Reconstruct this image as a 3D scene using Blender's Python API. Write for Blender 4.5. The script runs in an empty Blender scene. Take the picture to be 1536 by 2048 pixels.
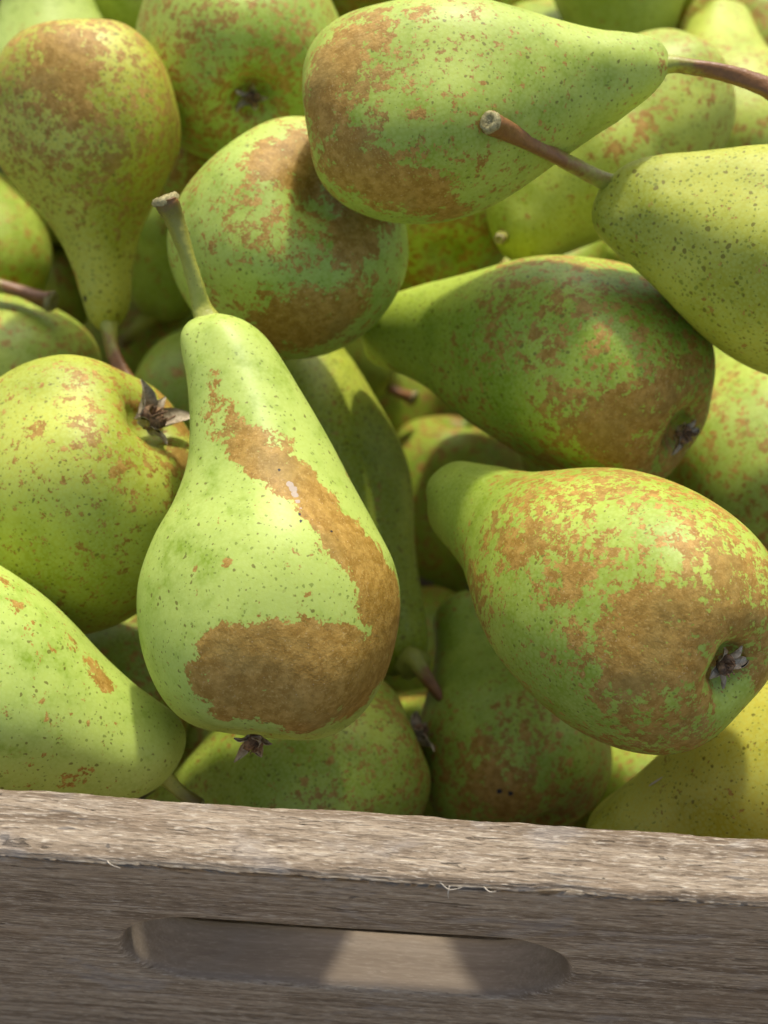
import bpy, bmesh, math, random
import numpy as np
from mathutils import Vector, Matrix

scene = bpy.context.scene
C = scene.collection

# ------------------------------------------------------------------ camera
RIM_Z = 0.20                       # height of the crate's rim above the ground
PITCH, ROLL = math.radians(52), math.radians(3.8)
cam_d = bpy.data.cameras.new("camera")
cam = bpy.data.objects.new("camera", cam_d); C.objects.link(cam)
cam_d.sensor_fit = 'VERTICAL'; cam_d.sensor_height = 36.0; cam_d.sensor_width = 27.0
cam_d.lens = 52.73; cam_d.clip_start = 0.01; cam_d.clip_end = 50.0
cam.matrix_world = (Matrix.Translation((0.0, -0.129830, RIM_Z + 0.288))
                    @ Matrix.Rotation(math.pi / 2 - PITCH, 4, 'X') @ Matrix.Rotation(ROLL, 4, 'Z'))
cam_d.dof.use_dof = True; cam_d.dof.focus_distance = 0.332; cam_d.dof.aperture_fstop = 14.0
scene.camera = cam

# ------------------------------------------------------------------ daylight
SUN_EL, SUN_AZ = math.radians(54), math.radians(5)
world = bpy.data.worlds.new("World"); scene.world = world; world.use_nodes = True
wn = world.node_tree.nodes; wl = world.node_tree.links
sky = wn.new('ShaderNodeTexSky'); sky.sky_type = 'NISHITA'; sky.sun_disc = False
sky.sun_elevation = SUN_EL; sky.sun_rotation = SUN_AZ; sky.dust_density = 4.0; sky.air_density = 0.7; sky.ozone_density = 0.3
wl.new(sky.outputs[0], wn['Background'].inputs[0]); wn['Background'].inputs[1].default_value = 0.15
sun_d = bpy.data.lights.new("sun", 'SUN'); sun_d.energy = 2.2; sun_d.angle = math.radians(3.0); sun_d.color = (1.0, 0.95, 0.86)
sun = bpy.data.objects.new("sun", sun_d); C.objects.link(sun)
to_sun = Vector((math.sin(SUN_AZ) * math.cos(SUN_EL), math.cos(SUN_AZ) * math.cos(SUN_EL), math.sin(SUN_EL)))
sun.rotation_euler = to_sun.to_track_quat('Z', 'Y').to_euler(); sun.location = to_sun * 3
scene.cycles.max_bounces = 5; scene.cycles.diffuse_bounces = 2; scene.cycles.glossy_bounces = 2; scene.cycles.transmission_bounces = 0
scene.cycles.caustics_reflective = False; scene.cycles.caustics_refractive = False
vs = scene.view_settings
vs.view_transform = 'Standard'; vs.look = 'None'; vs.gamma = 1.0; vs.exposure = 0.56; vs.use_curve_mapping = False

# ------------------------------------------------------------------ node helpers
class G:
    """a small expression builder over a material's node tree"""
    def __init__(s, name):
        s.m = bpy.data.materials.new(name); s.m.use_nodes = True
        s.t = s.m.node_tree; s.n = s.t.nodes; s.l = s.t.links
        s.b = s.n['Principled BSDF']
    def put(s, sock, v):
        if isinstance(v, bpy.types.NodeSocket): s.l.new(v, sock)
        elif isinstance(v, (tuple, list)) and len(v) == 3 and sock.type == 'RGBA': sock.default_value = (*v, 1)
        else: sock.default_value = v
    def math(s, op, a, b=0.0, c=0.0, clamp=False):
        n = s.n.new('ShaderNodeMath'); n.operation = op; n.use_clamp = clamp
        s.put(n.inputs[0], a); s.put(n.inputs[1], b); s.put(n.inputs[2], c); return n.outputs[0]
    def add(s, a, b): return s.math('ADD', a, b)
    def sub(s, a, b): return s.math('SUBTRACT', a, b)
    def mul(s, a, b): return s.math('MULTIPLY', a, b)
    def mad(s, a, b, c): return s.math('MULTIPLY_ADD', a, b, c)
    def vmul(s, a, b):
        n = s.n.new('ShaderNodeVectorMath'); n.operation = 'MULTIPLY'; s.put(n.inputs[0], a); s.put(n.inputs[1], b); return n.outputs[0]
    def vadd(s, a, b):
        n = s.n.new('ShaderNodeVectorMath'); n.operation = 'ADD'; s.put(n.inputs[0], a); s.put(n.inputs[1], b); return n.outputs[0]
    def step(s, v, lo, hi, a=0.0, b=1.0):
        n = s.n.new('ShaderNodeMapRange'); n.interpolation_type = 'SMOOTHSTEP'
        s.put(n.inputs[0], v); s.put(n.inputs[1], lo); s.put(n.inputs[2], hi); s.put(n.inputs[3], a); s.put(n.inputs[4], b); return n.outputs[0]
    def mix(s, f, a, b):
        n = s.n.new('ShaderNodeMix'); n.data_type = 'RGBA'; s.put(n.inputs[0], f); s.put(n.inputs[6], a); s.put(n.inputs[7], b); return n.outputs[2]
    def noise(s, v, scale, detail=3.0, rough=.5, dist=0.0, color=False):
        n = s.n.new('ShaderNodeTexNoise'); s.put(n.inputs['Vector'], v); n.inputs['Scale'].default_value = scale
        n.inputs['Detail'].default_value = detail; n.inputs['Roughness'].default_value = rough; n.inputs['Distortion'].default_value = dist
        return n.outputs[1 if color else 0]
    def voro(s, v, scale, out='Distance', feature='F1', rnd=1.0):
        n = s.n.new('ShaderNodeTexVoronoi'); n.feature = feature; s.put(n.inputs['Vector'], v)
        n.inputs['Scale'].default_value = scale; n.inputs['Randomness'].default_value = rnd; return n.outputs[out]
    def attr(s, name, out=2):
        n = s.n.new('ShaderNodeAttribute'); n.attribute_name = name; return n.outputs[out]
    def obj(s): return s.n.new('ShaderNodeTexCoord').outputs['Object']
    def sep(s, v):
        n = s.n.new('ShaderNodeSeparateXYZ'); s.put(n.inputs[0], v); return n.outputs
    def bump(s, h, strength, dist, prev=None):
        n = s.n.new('ShaderNodeBump'); s.put(n.inputs['Height'], h); n.inputs['Strength'].default_value = strength; n.inputs['Distance'].default_value = dist
        if prev is not None: s.l.new(prev, n.inputs['Normal'])
        return n.outputs[0]
    def out(s, color, rough, normal=None, spec=.5):
        s.put(s.b.inputs['Base Color'], color); s.put(s.b.inputs['Roughness'], rough); s.put(s.b.inputs['Specular IOR Level'], spec)
        if normal is not None: s.l.new(normal, s.b.inputs['Normal'])
        return s.m

# ------------------------------------------------------------------ pear skin
def skin_material():
    g = G("pear_skin")
    seed = g.n.new('ShaderNodeObjectInfo').outputs['Random']
    n = g.n.new('ShaderNodeCombineXYZ'); g.put(n.inputs[0], g.mul(seed, 3.1)); g.put(n.inputs[1], g.mul(seed, 1.7)); g.put(n.inputs[2], g.mul(seed, -2.3))
    co = g.vadd(g.obj(), n.outputs[0])
    rus, yel, pale, spk = g.attr("russet"), g.attr("yellow"), g.attr("pale"), g.attr("speck")
    # --- where the corky russet sits: a painted field broken up by noise at three scales
    warp = g.vadd(co, g.vmul(g.noise(co, 500, 2, .5, 0, True), (.0016, .0016, .0016)))
    n0 = g.noise(co, 70, 3, .55); n1 = g.noise(co, 240, 3, .62); n2 = g.noise(warp, 760, 3, .62)
    vd = g.voro(warp, 420)
    m = g.add(rus, g.mul(g.sub(n1, .5), .95))
    m = g.add(m, g.mul(g.sub(n2, .5), 1.0))
    n3 = g.noise(co, 1700, 1, .5)
    m = g.add(m, g.mul(g.sub(n0, .5), .4))
    m = g.add(m, g.mul(g.sub(n3, .5), .45))
    m = g.add(m, g.mul(g.sub(.34, vd), .38))
    mask = g.step(m, .455, .545)
    halo = g.step(m, .33, .52)
    # --- green ground colour
    big = g.noise(co, 38, 3, .5); mid = g.noise(co, 150, 4, .6)
    gcol = g.mix(g.step(g.add(big, g.mul(g.sub(mid, .5), .5)), .36, .66), (.205, .320, .010), (.360, .475, .038))
    gcol = g.mix(g.mul(pale, g.step(g.add(mid, g.mul(g.sub(big, .5), .6)), .12, .52)), gcol, (.490, .605, .135))
    gcol = g.mix(g.mul(yel, .92), gcol, g.mix(g.step(big, .4, .65), (.395, .350, .018), (.590, .530, .070)))
    cell = g.voro(co, 1050)
    gcol = g.mix(g.step(cell, .25, .75, .22, 0), gcol, (.52, .64, .18))
    gcol = g.mix(g.mul(halo, .30), gcol, (.30, .30, .035))
    # lenticels: small dark pores, of uneven size, some rimmed
    def pores(scale, lo, hi, keep):
        d = g.voro(warp, scale); r = g.sep(d.node.outputs['Color'])
        rad = g.mad(g.mul(r[0], r[0]), hi - lo, lo); on = g.step(r[1], 1 - keep - .01, 1 - keep + .01)
        return g.mul(on, g.step(g.sub(g.mul(rad, spk), d), -.045, .035))
    p1 = pores(440, .06, .21, .95); p2 = pores(820, .11, .30, .85)
    gcol = g.mix(g.mul(p2, .60), gcol, (.125, .165, .010))
    gcol = g.mix(g.mul(p1, .74), gcol, (.135, .105, .010))
    # --- russet colour: fine cork flecks over tan
    f1 = g.noise(warp, 1500, 2, .65); f2 = g.noise(co, 420, 3, .6)
    rcol = g.mix(g.step(f2, .35, .68), (.310, .172, .020), (.465, .282, .054))
    rcol = g.mix(g.step(f1, .55, .72, 0, .6), rcol, (.58, .40, .12))
    rcol = g.mix(g.step(f1, .42, .28, 0, .4), rcol, (.17, .09, .02))
    dots = g.voro(co, 620); rcol = g.mix(g.step(dots, .13, .05, 0, .55), rcol, (.58, .45, .24))
    rcol = g.mix(g.step(n0, .5, .7, 0, .35), rcol, (.245, .195, .045))
    col = g.mix(mask, gcol, rcol)
    orange, white, dark = g.attr("orange"), g.attr("scar"), g.attr("bruise")
    fine = g.mul(g.sub(f1, .5), .9)
    col = g.mix(g.mul(orange, .75), col, (.42, .17, .015))
    wm = g.step(g.add(white, fine), .38, .62); col = g.mix(g.mul(wm, .8), col, (.47, .40, .32))
    dm = g.step(g.add(dark, fine), .40, .60); col = g.mix(dm, col, (.028, .022, .018))
    rough = g.mix(mask, (.48, .48, .48), (.60, .60, .60))
    rgh = g.add(g.sep(rough)[0], g.mul(g.sub(mid, .5), .12))
    fb = g.add(g.noise(co, 1300, 2, .6), g.mul(g.noise(co, 240, 1, .5), 2.0))
    bn = g.n.new('ShaderNodeBump'); g.put(bn.inputs['Height'], fb); bn.inputs['Distance'].default_value = .0003
    g.put(bn.inputs['Strength'], g.mad(mask, .34, .14)); nb = bn.outputs[0]
    g.b.inputs['Subsurface Weight'].default_value = .06
    g.b.inputs['Subsurface Radius'].default_value = (.0022, .0030, .0008)
    g.b.inputs['Subsurface Scale'].default_value = 1.0
    return g.out(col, rgh, nb, .38)

def stem_material():
    g = G("pear_stem"); co = g.obj(); t = g.attr("along"); ty = g.attr("kind_of_stem")
    n = g.noise(co, 600, 4, .6); n2 = g.noise(co, 220, 4, .65)
    f = g.add(g.sub(t, g.sub(1.05, ty)), g.mul(g.sub(n2, .5), .9))
    green = g.mix(n, (.26, .29, .035), (.44, .44, .085))
    brown = g.mix(n, (.145, .062, .018), (.31, .145, .042))
    olive = g.mix(g.step(t, .35, 1.0), green, (.115, .085, .020))
    col = g.mix(g.step(f, -.12, .22), olive, brown)
    d = g.voro(co, 700); col = g.mix(g.step(d, .16, .06, 0, .6), col, (.10, .06, .02))
    return g.out(col, .42, g.bump(g.add(n, n2), .45, .0005), .45)

def plain(name, c1, c2, scale, rough, bump=.3, dist=.0005, spec=.3):
    g = G(name); co = g.obj(); n = g.noise(co, scale, 5, .65, .5)
    return g.out(g.mix(g.step(n, .3, .7), c1, c2), rough, g.bump(n, bump, dist), spec)

# ------------------------------------------------------------------ weathered wood
def wood_material():
    g = G("weathered_wood"); co = g.obj()
    wob = g.vmul(g.noise(g.vmul(co, (6, 25, 25)), 1, 3, .5, 0, True), (.010, .006, .006))
    q = g.vadd(co, wob)
    s1 = g.vmul(q, (4.5, 260, 260)); s2 = g.vmul(q, (95, 950, 950)); s3 = g.vmul(q, (330, 2100, 2100))
    band = g.noise(s1, 1, 5, .62, .4); fib = g.noise(s2, 1, 4, .68); hair = g.noise(s3, 1, 3, .6)
    col = g.mix(g.step(band, .32, .68), (.160, .118, .074), (.340, .275, .188))
    col = g.mix(g.step(fib, .50, .72, 0, .7), col, (.53, .455, .335))
    col = g.mix(g.step(fib, .47, .30, 0, .7), col, (.105, .074, .046))
    col = g.mix(g.step(hair, .54, .70, 0, .65), col, (.58, .515, .395))
    col = g.mix(g.step(hair, .46, .30, 0, .7), col, (.09, .063, .040))
    blot = g.noise(g.vmul(co, (30, 60, 60)), 1, 4, .6)
    col = g.mix(g.step(blot, .50, .74, 0, .45), col, (.255, .185, .115))
    grey = g.noise(g.vmul(co, (45, 70, 70)), 1, 3, .6, 1.0)
    col = g.mix(g.step(grey, .54, .72, 0, .3), col, (.30, .295, .28))
    crack = g.noise(g.vmul(q, (85, 640, 640)), 1, 3, .55, .8)
    cm = g.step(crack, .345, .300)
    col = g.mix(g.mul(cm, .6), col, (.060, .045, .030))
    n = g.n.new('ShaderNodeAttribute'); n.attribute_name = "stain"
    col = g.mix(g.step(g.add(n.outputs[2], g.mul(g.sub(fib, .5), 1.2)), .45, .62, 0, .6), col, (.065, .062, .060))
    inn = g.attr("sawn")
    col = g.mix(g.mul(inn, .8), col, g.mix(band, (.16, .122, .084), (.25, .20, .145)))
    h = g.add(g.add(g.mul(fib, 1.0), g.mul(hair, .6)), g.mul(cm, -1.2))
    bn = g.n.new('ShaderNodeBump'); g.put(bn.inputs['Height'], h); bn.inputs['Distance'].default_value = .0008
    g.put(bn.inputs['Strength'], g.mad(inn, -.55, .7))
    return g.out(col, .82, bn.outputs[0], .22)

SKIN = skin_material(); STEM = stem_material(); WOOD = wood_material()
SEPAL = plain("dried_sepal", (.26, .205, .12), (.60, .51, .35), 420, .8, .6)
HUSK = plain("calyx_husk", (.10, .065, .038), (.36, .22, .11), 700, .85, .7)
CUT = plain("stem_cut", (.20, .17, .06), (.44, .39, .18), 900, .7, .5)
FIBRE = plain("dry_fibre", (.40, .34, .24), (.62, .56, .44), 500, .8)
BOUNCE_GROUND = plain("warm_bounce_ground", (.36, .29, .20), (.46, .38, .27), 60, .9)  # unseen ground, its warm tan invented to bounce light onto the front board

# ------------------------------------------------------------------ object helpers
def link(name, me, mat, parent=None):
    o = bpy.data.objects.new(name, me); C.objects.link(o)
    me.materials.append(mat)
    if parent is not None: o.parent = parent
    return o
def mesh(name, V, Fc, smooth=True):
    me = bpy.data.meshes.new(name); me.from_pydata([tuple(map(float, v)) for v in V], [], Fc); me.update()
    if smooth: me.shade_smooth()
    return me
def tag(o, label, cat, group=None):
    o["label"] = label; o["category"] = cat
    if group: o["group"] = group
def fattr(me, name, arr):
    a = me.attributes.new(name, 'FLOAT', 'POINT'); a.data.foreach_set('value', np.asarray(arr, dtype=np.float32))

def tube(path, radii, seg=14, wob=0.0, seed=0, caps=True):
    """closed tube along a smooth curve through path; returns verts, faces and the 0..1 position of each vert"""
    P = np.array(path, float); R = np.array(radii, float)
    Q = np.vstack([2 * P[0] - P[1], P, 2 * P[-1] - P[-2]]); QR = np.concatenate([[R[0]], R, [R[-1]]])
    pts, rad = [], []
    sub = 7
    for k in range(len(P) - 1):
        for j in range(sub + (1 if k == len(P) - 2 else 0)):
            t = j / sub
            def cr(a, b, c, d): return .5 * (2 * b + (c - a) * t + (2 * a - 5 * b + 4 * c - d) * t * t + (3 * b - a - 3 * c + d) * t ** 3)
            pts.append(cr(Q[k], Q[k + 1], Q[k + 2], Q[k + 3])); rad.append(max(float(cr(QR[k], QR[k + 1], QR[k + 2], QR[k + 3])), 1e-5))
    pts = np.array(pts); n = len(pts); rnd = random.Random(seed)
    V, Fc, al = [], [], []
    up = Vector((0.31, 0.52, 0.79)); ph = rnd.uniform(0, 6)
    for i in range(n):
        t = Vector(pts[min(i + 1, n - 1)] - pts[max(i - 1, 0)]).normalized()
        x = (up - t * up.dot(t)).normalized(); y = t.cross(x); up = x
        for j in range(seg):
            a = 2 * math.pi * j / seg
            r = rad[i] * (1 + wob * (math.sin(2 * a + ph + i * .11) * .5 + math.sin(3 * a + i * .23 + ph * 2) * .5 + rnd.uniform(-.25, .25)))
            V.append(Vector(pts[i]) + (x * math.cos(a) + y * math.sin(a)) * r); al.append(i / (n - 1))
    for i in range(n - 1):
        for j in range(seg):
            Fc.append((i * seg + j, i * seg + (j + 1) % seg, (i + 1) * seg + (j + 1) % seg, (i + 1) * seg + j))
    if caps:
        for e, i in ((0, 0), (1, n - 1)):
            V.append(Vector(pts[i])); al.append(float(e)); c = len(V) - 1
            for j in range(seg):
                f = (i * seg + j, i * seg + (j + 1) % seg, c); Fc.append(f if e else f[::-1])
    return V, Fc, al

PROFILE = [(.052,0.0),(.049,.07),(.036,.145),(.012,.225),(0,.35),(.008,.50),(.035,.66),(.085,.81),(.16,.925),(.25,.985),(.34,1.0),(.43,.965),(.52,.87),(.61,.735),(.70,.60),(.79,.50),(.87,.43),(.935,.355),(.972,.255),(.993,.13),(1.0,0.0)]
Z0 = 0.34

def pear_profile(nf, n, belly=0.0, taper=0.0):
    P = np.array(PROFILE)
    w = np.clip((P[:, 0] - .40) / .40, 0, 1); w = w * w * (3 - 2 * w)
    P[:, 1] *= 1 + (nf - 1) * w
    P[:, 1] *= 1 - taper * np.clip((P[:, 0] - .66) / .30, 0, 1) ** 1.3
    w2 = np.exp(-((P[:, 0] - .57) / .13) ** 2)
    P[:, 1] *= 1 + belly * w2
    # Catmull-Rom through the control points
    Q = np.vstack([2 * P[0] - P[1], P, 2 * P[-1] - P[-2]])
    m = len(P) - 1
    d = np.hypot(np.diff(P[:, 0]) * 3.3, np.diff(P[:, 1])); c = np.concatenate([[0], np.cumsum(d)])
    s = np.linspace(0, c[-1], n)
    out = []
    for x in s:
        k = min(max(int(np.searchsorted(c, x, side='right')) - 1, 0), m - 1)
        t = (x - c[k]) / (c[k + 1] - c[k])
        p0, p1, p2, p3 = Q[k], Q[k + 1], Q[k + 2], Q[k + 3]
        out.append(.5 * ((2 * p1) + (-p0 + p2) * t + (2 * p0 - 5 * p1 + 4 * p2 - p3) * t * t + (-p0 + 3 * p1 - 3 * p2 + p3) * t ** 3))
    out = np.array(out); out[:, 1] = np.maximum(out[:, 1], 0); out[0, 1] = 0; out[-1, 1] = 0
    return out

def pear_axis(z, R, L, bend):
    # lateral position of the axis at local height z
    u = np.clip(z / (L * (1 - Z0)), -0.6, 1.0)
    k = np.where(u > 0, u * u * (1.6 - .6 * u), .25 * u * u)
    return bend[0] * R * k, bend[1] * R * k

def pear_verts(R, L, bend, nf, belly, seed, nu=96, nv=72, taper=0.0):
    rnd = random.Random(seed)
    pr = pear_profile(nf, nu, belly, taper)
    z = (pr[:, 0] - Z0) * L
    th = np.linspace(0, 2 * math.pi, nv, endpoint=False)
    Zg, T = np.meshgrid(z, th, indexing='ij')
    rr = np.repeat((pr[:, 1] * R)[:, None], nv, axis=1)
    zz = Zg / R
    lump = np.zeros_like(T)
    for k in (1, 2, 2, 3, 3, 4, 5, 6):
        a = rnd.uniform(.4, 1) * .030 / (1 + .35 * k) * 2
        lump += a * np.sin(k * T + rnd.uniform(0, 6.28) + rnd.uniform(-.5, .5) * zz) * np.cos(rnd.uniform(.6, 2.2) * zz + rnd.uniform(0, 6.28))
    for k in range(9):                                   # shallow dents and swellings
        a0 = rnd.uniform(0, 6.28); z1 = rnd.uniform(-.9, 1.7); wd = rnd.uniform(.25, .6); dp = rnd.choice((-1, -1, 1)) * rnd.uniform(.008, .028)
        dth = np.abs((T - a0 + math.pi) % (2 * math.pi) - math.pi)
        lump += dp * np.exp(-(dth / wd) ** 2 - ((zz - z1) / wd) ** 2)
    ph = rnd.uniform(0, 6.28)
    sz = np.clip((Zg + Z0 * L) / (.22 * L), 0, 1)
    lump += .045 * (1 - sz) ** 2 * np.cos(5 * T + ph) + .02 * (1 - sz) * np.cos(3 * T + ph * 2)
    tip = np.clip((Zg / L + Z0 - .84) / .16, 0, 1)
    lump += tip * (.07 * np.sin(3 * T + ph) + .05 * np.sin(5 * T + 2 * ph))
    rr = rr * (1 + lump)
    ax, ay = pear_axis(Zg, R, L, bend)
    V = np.stack([rr * np.cos(T) + ax, rr * np.sin(T) + ay, Zg], axis=-1)
    # neck ends are never square: shear the very end sideways a little
    sh = rnd.uniform(-.25, .25) * R
    V[..., 2] += tip * (V[..., 0] - ax) * sh / R
    return V, z, th

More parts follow.
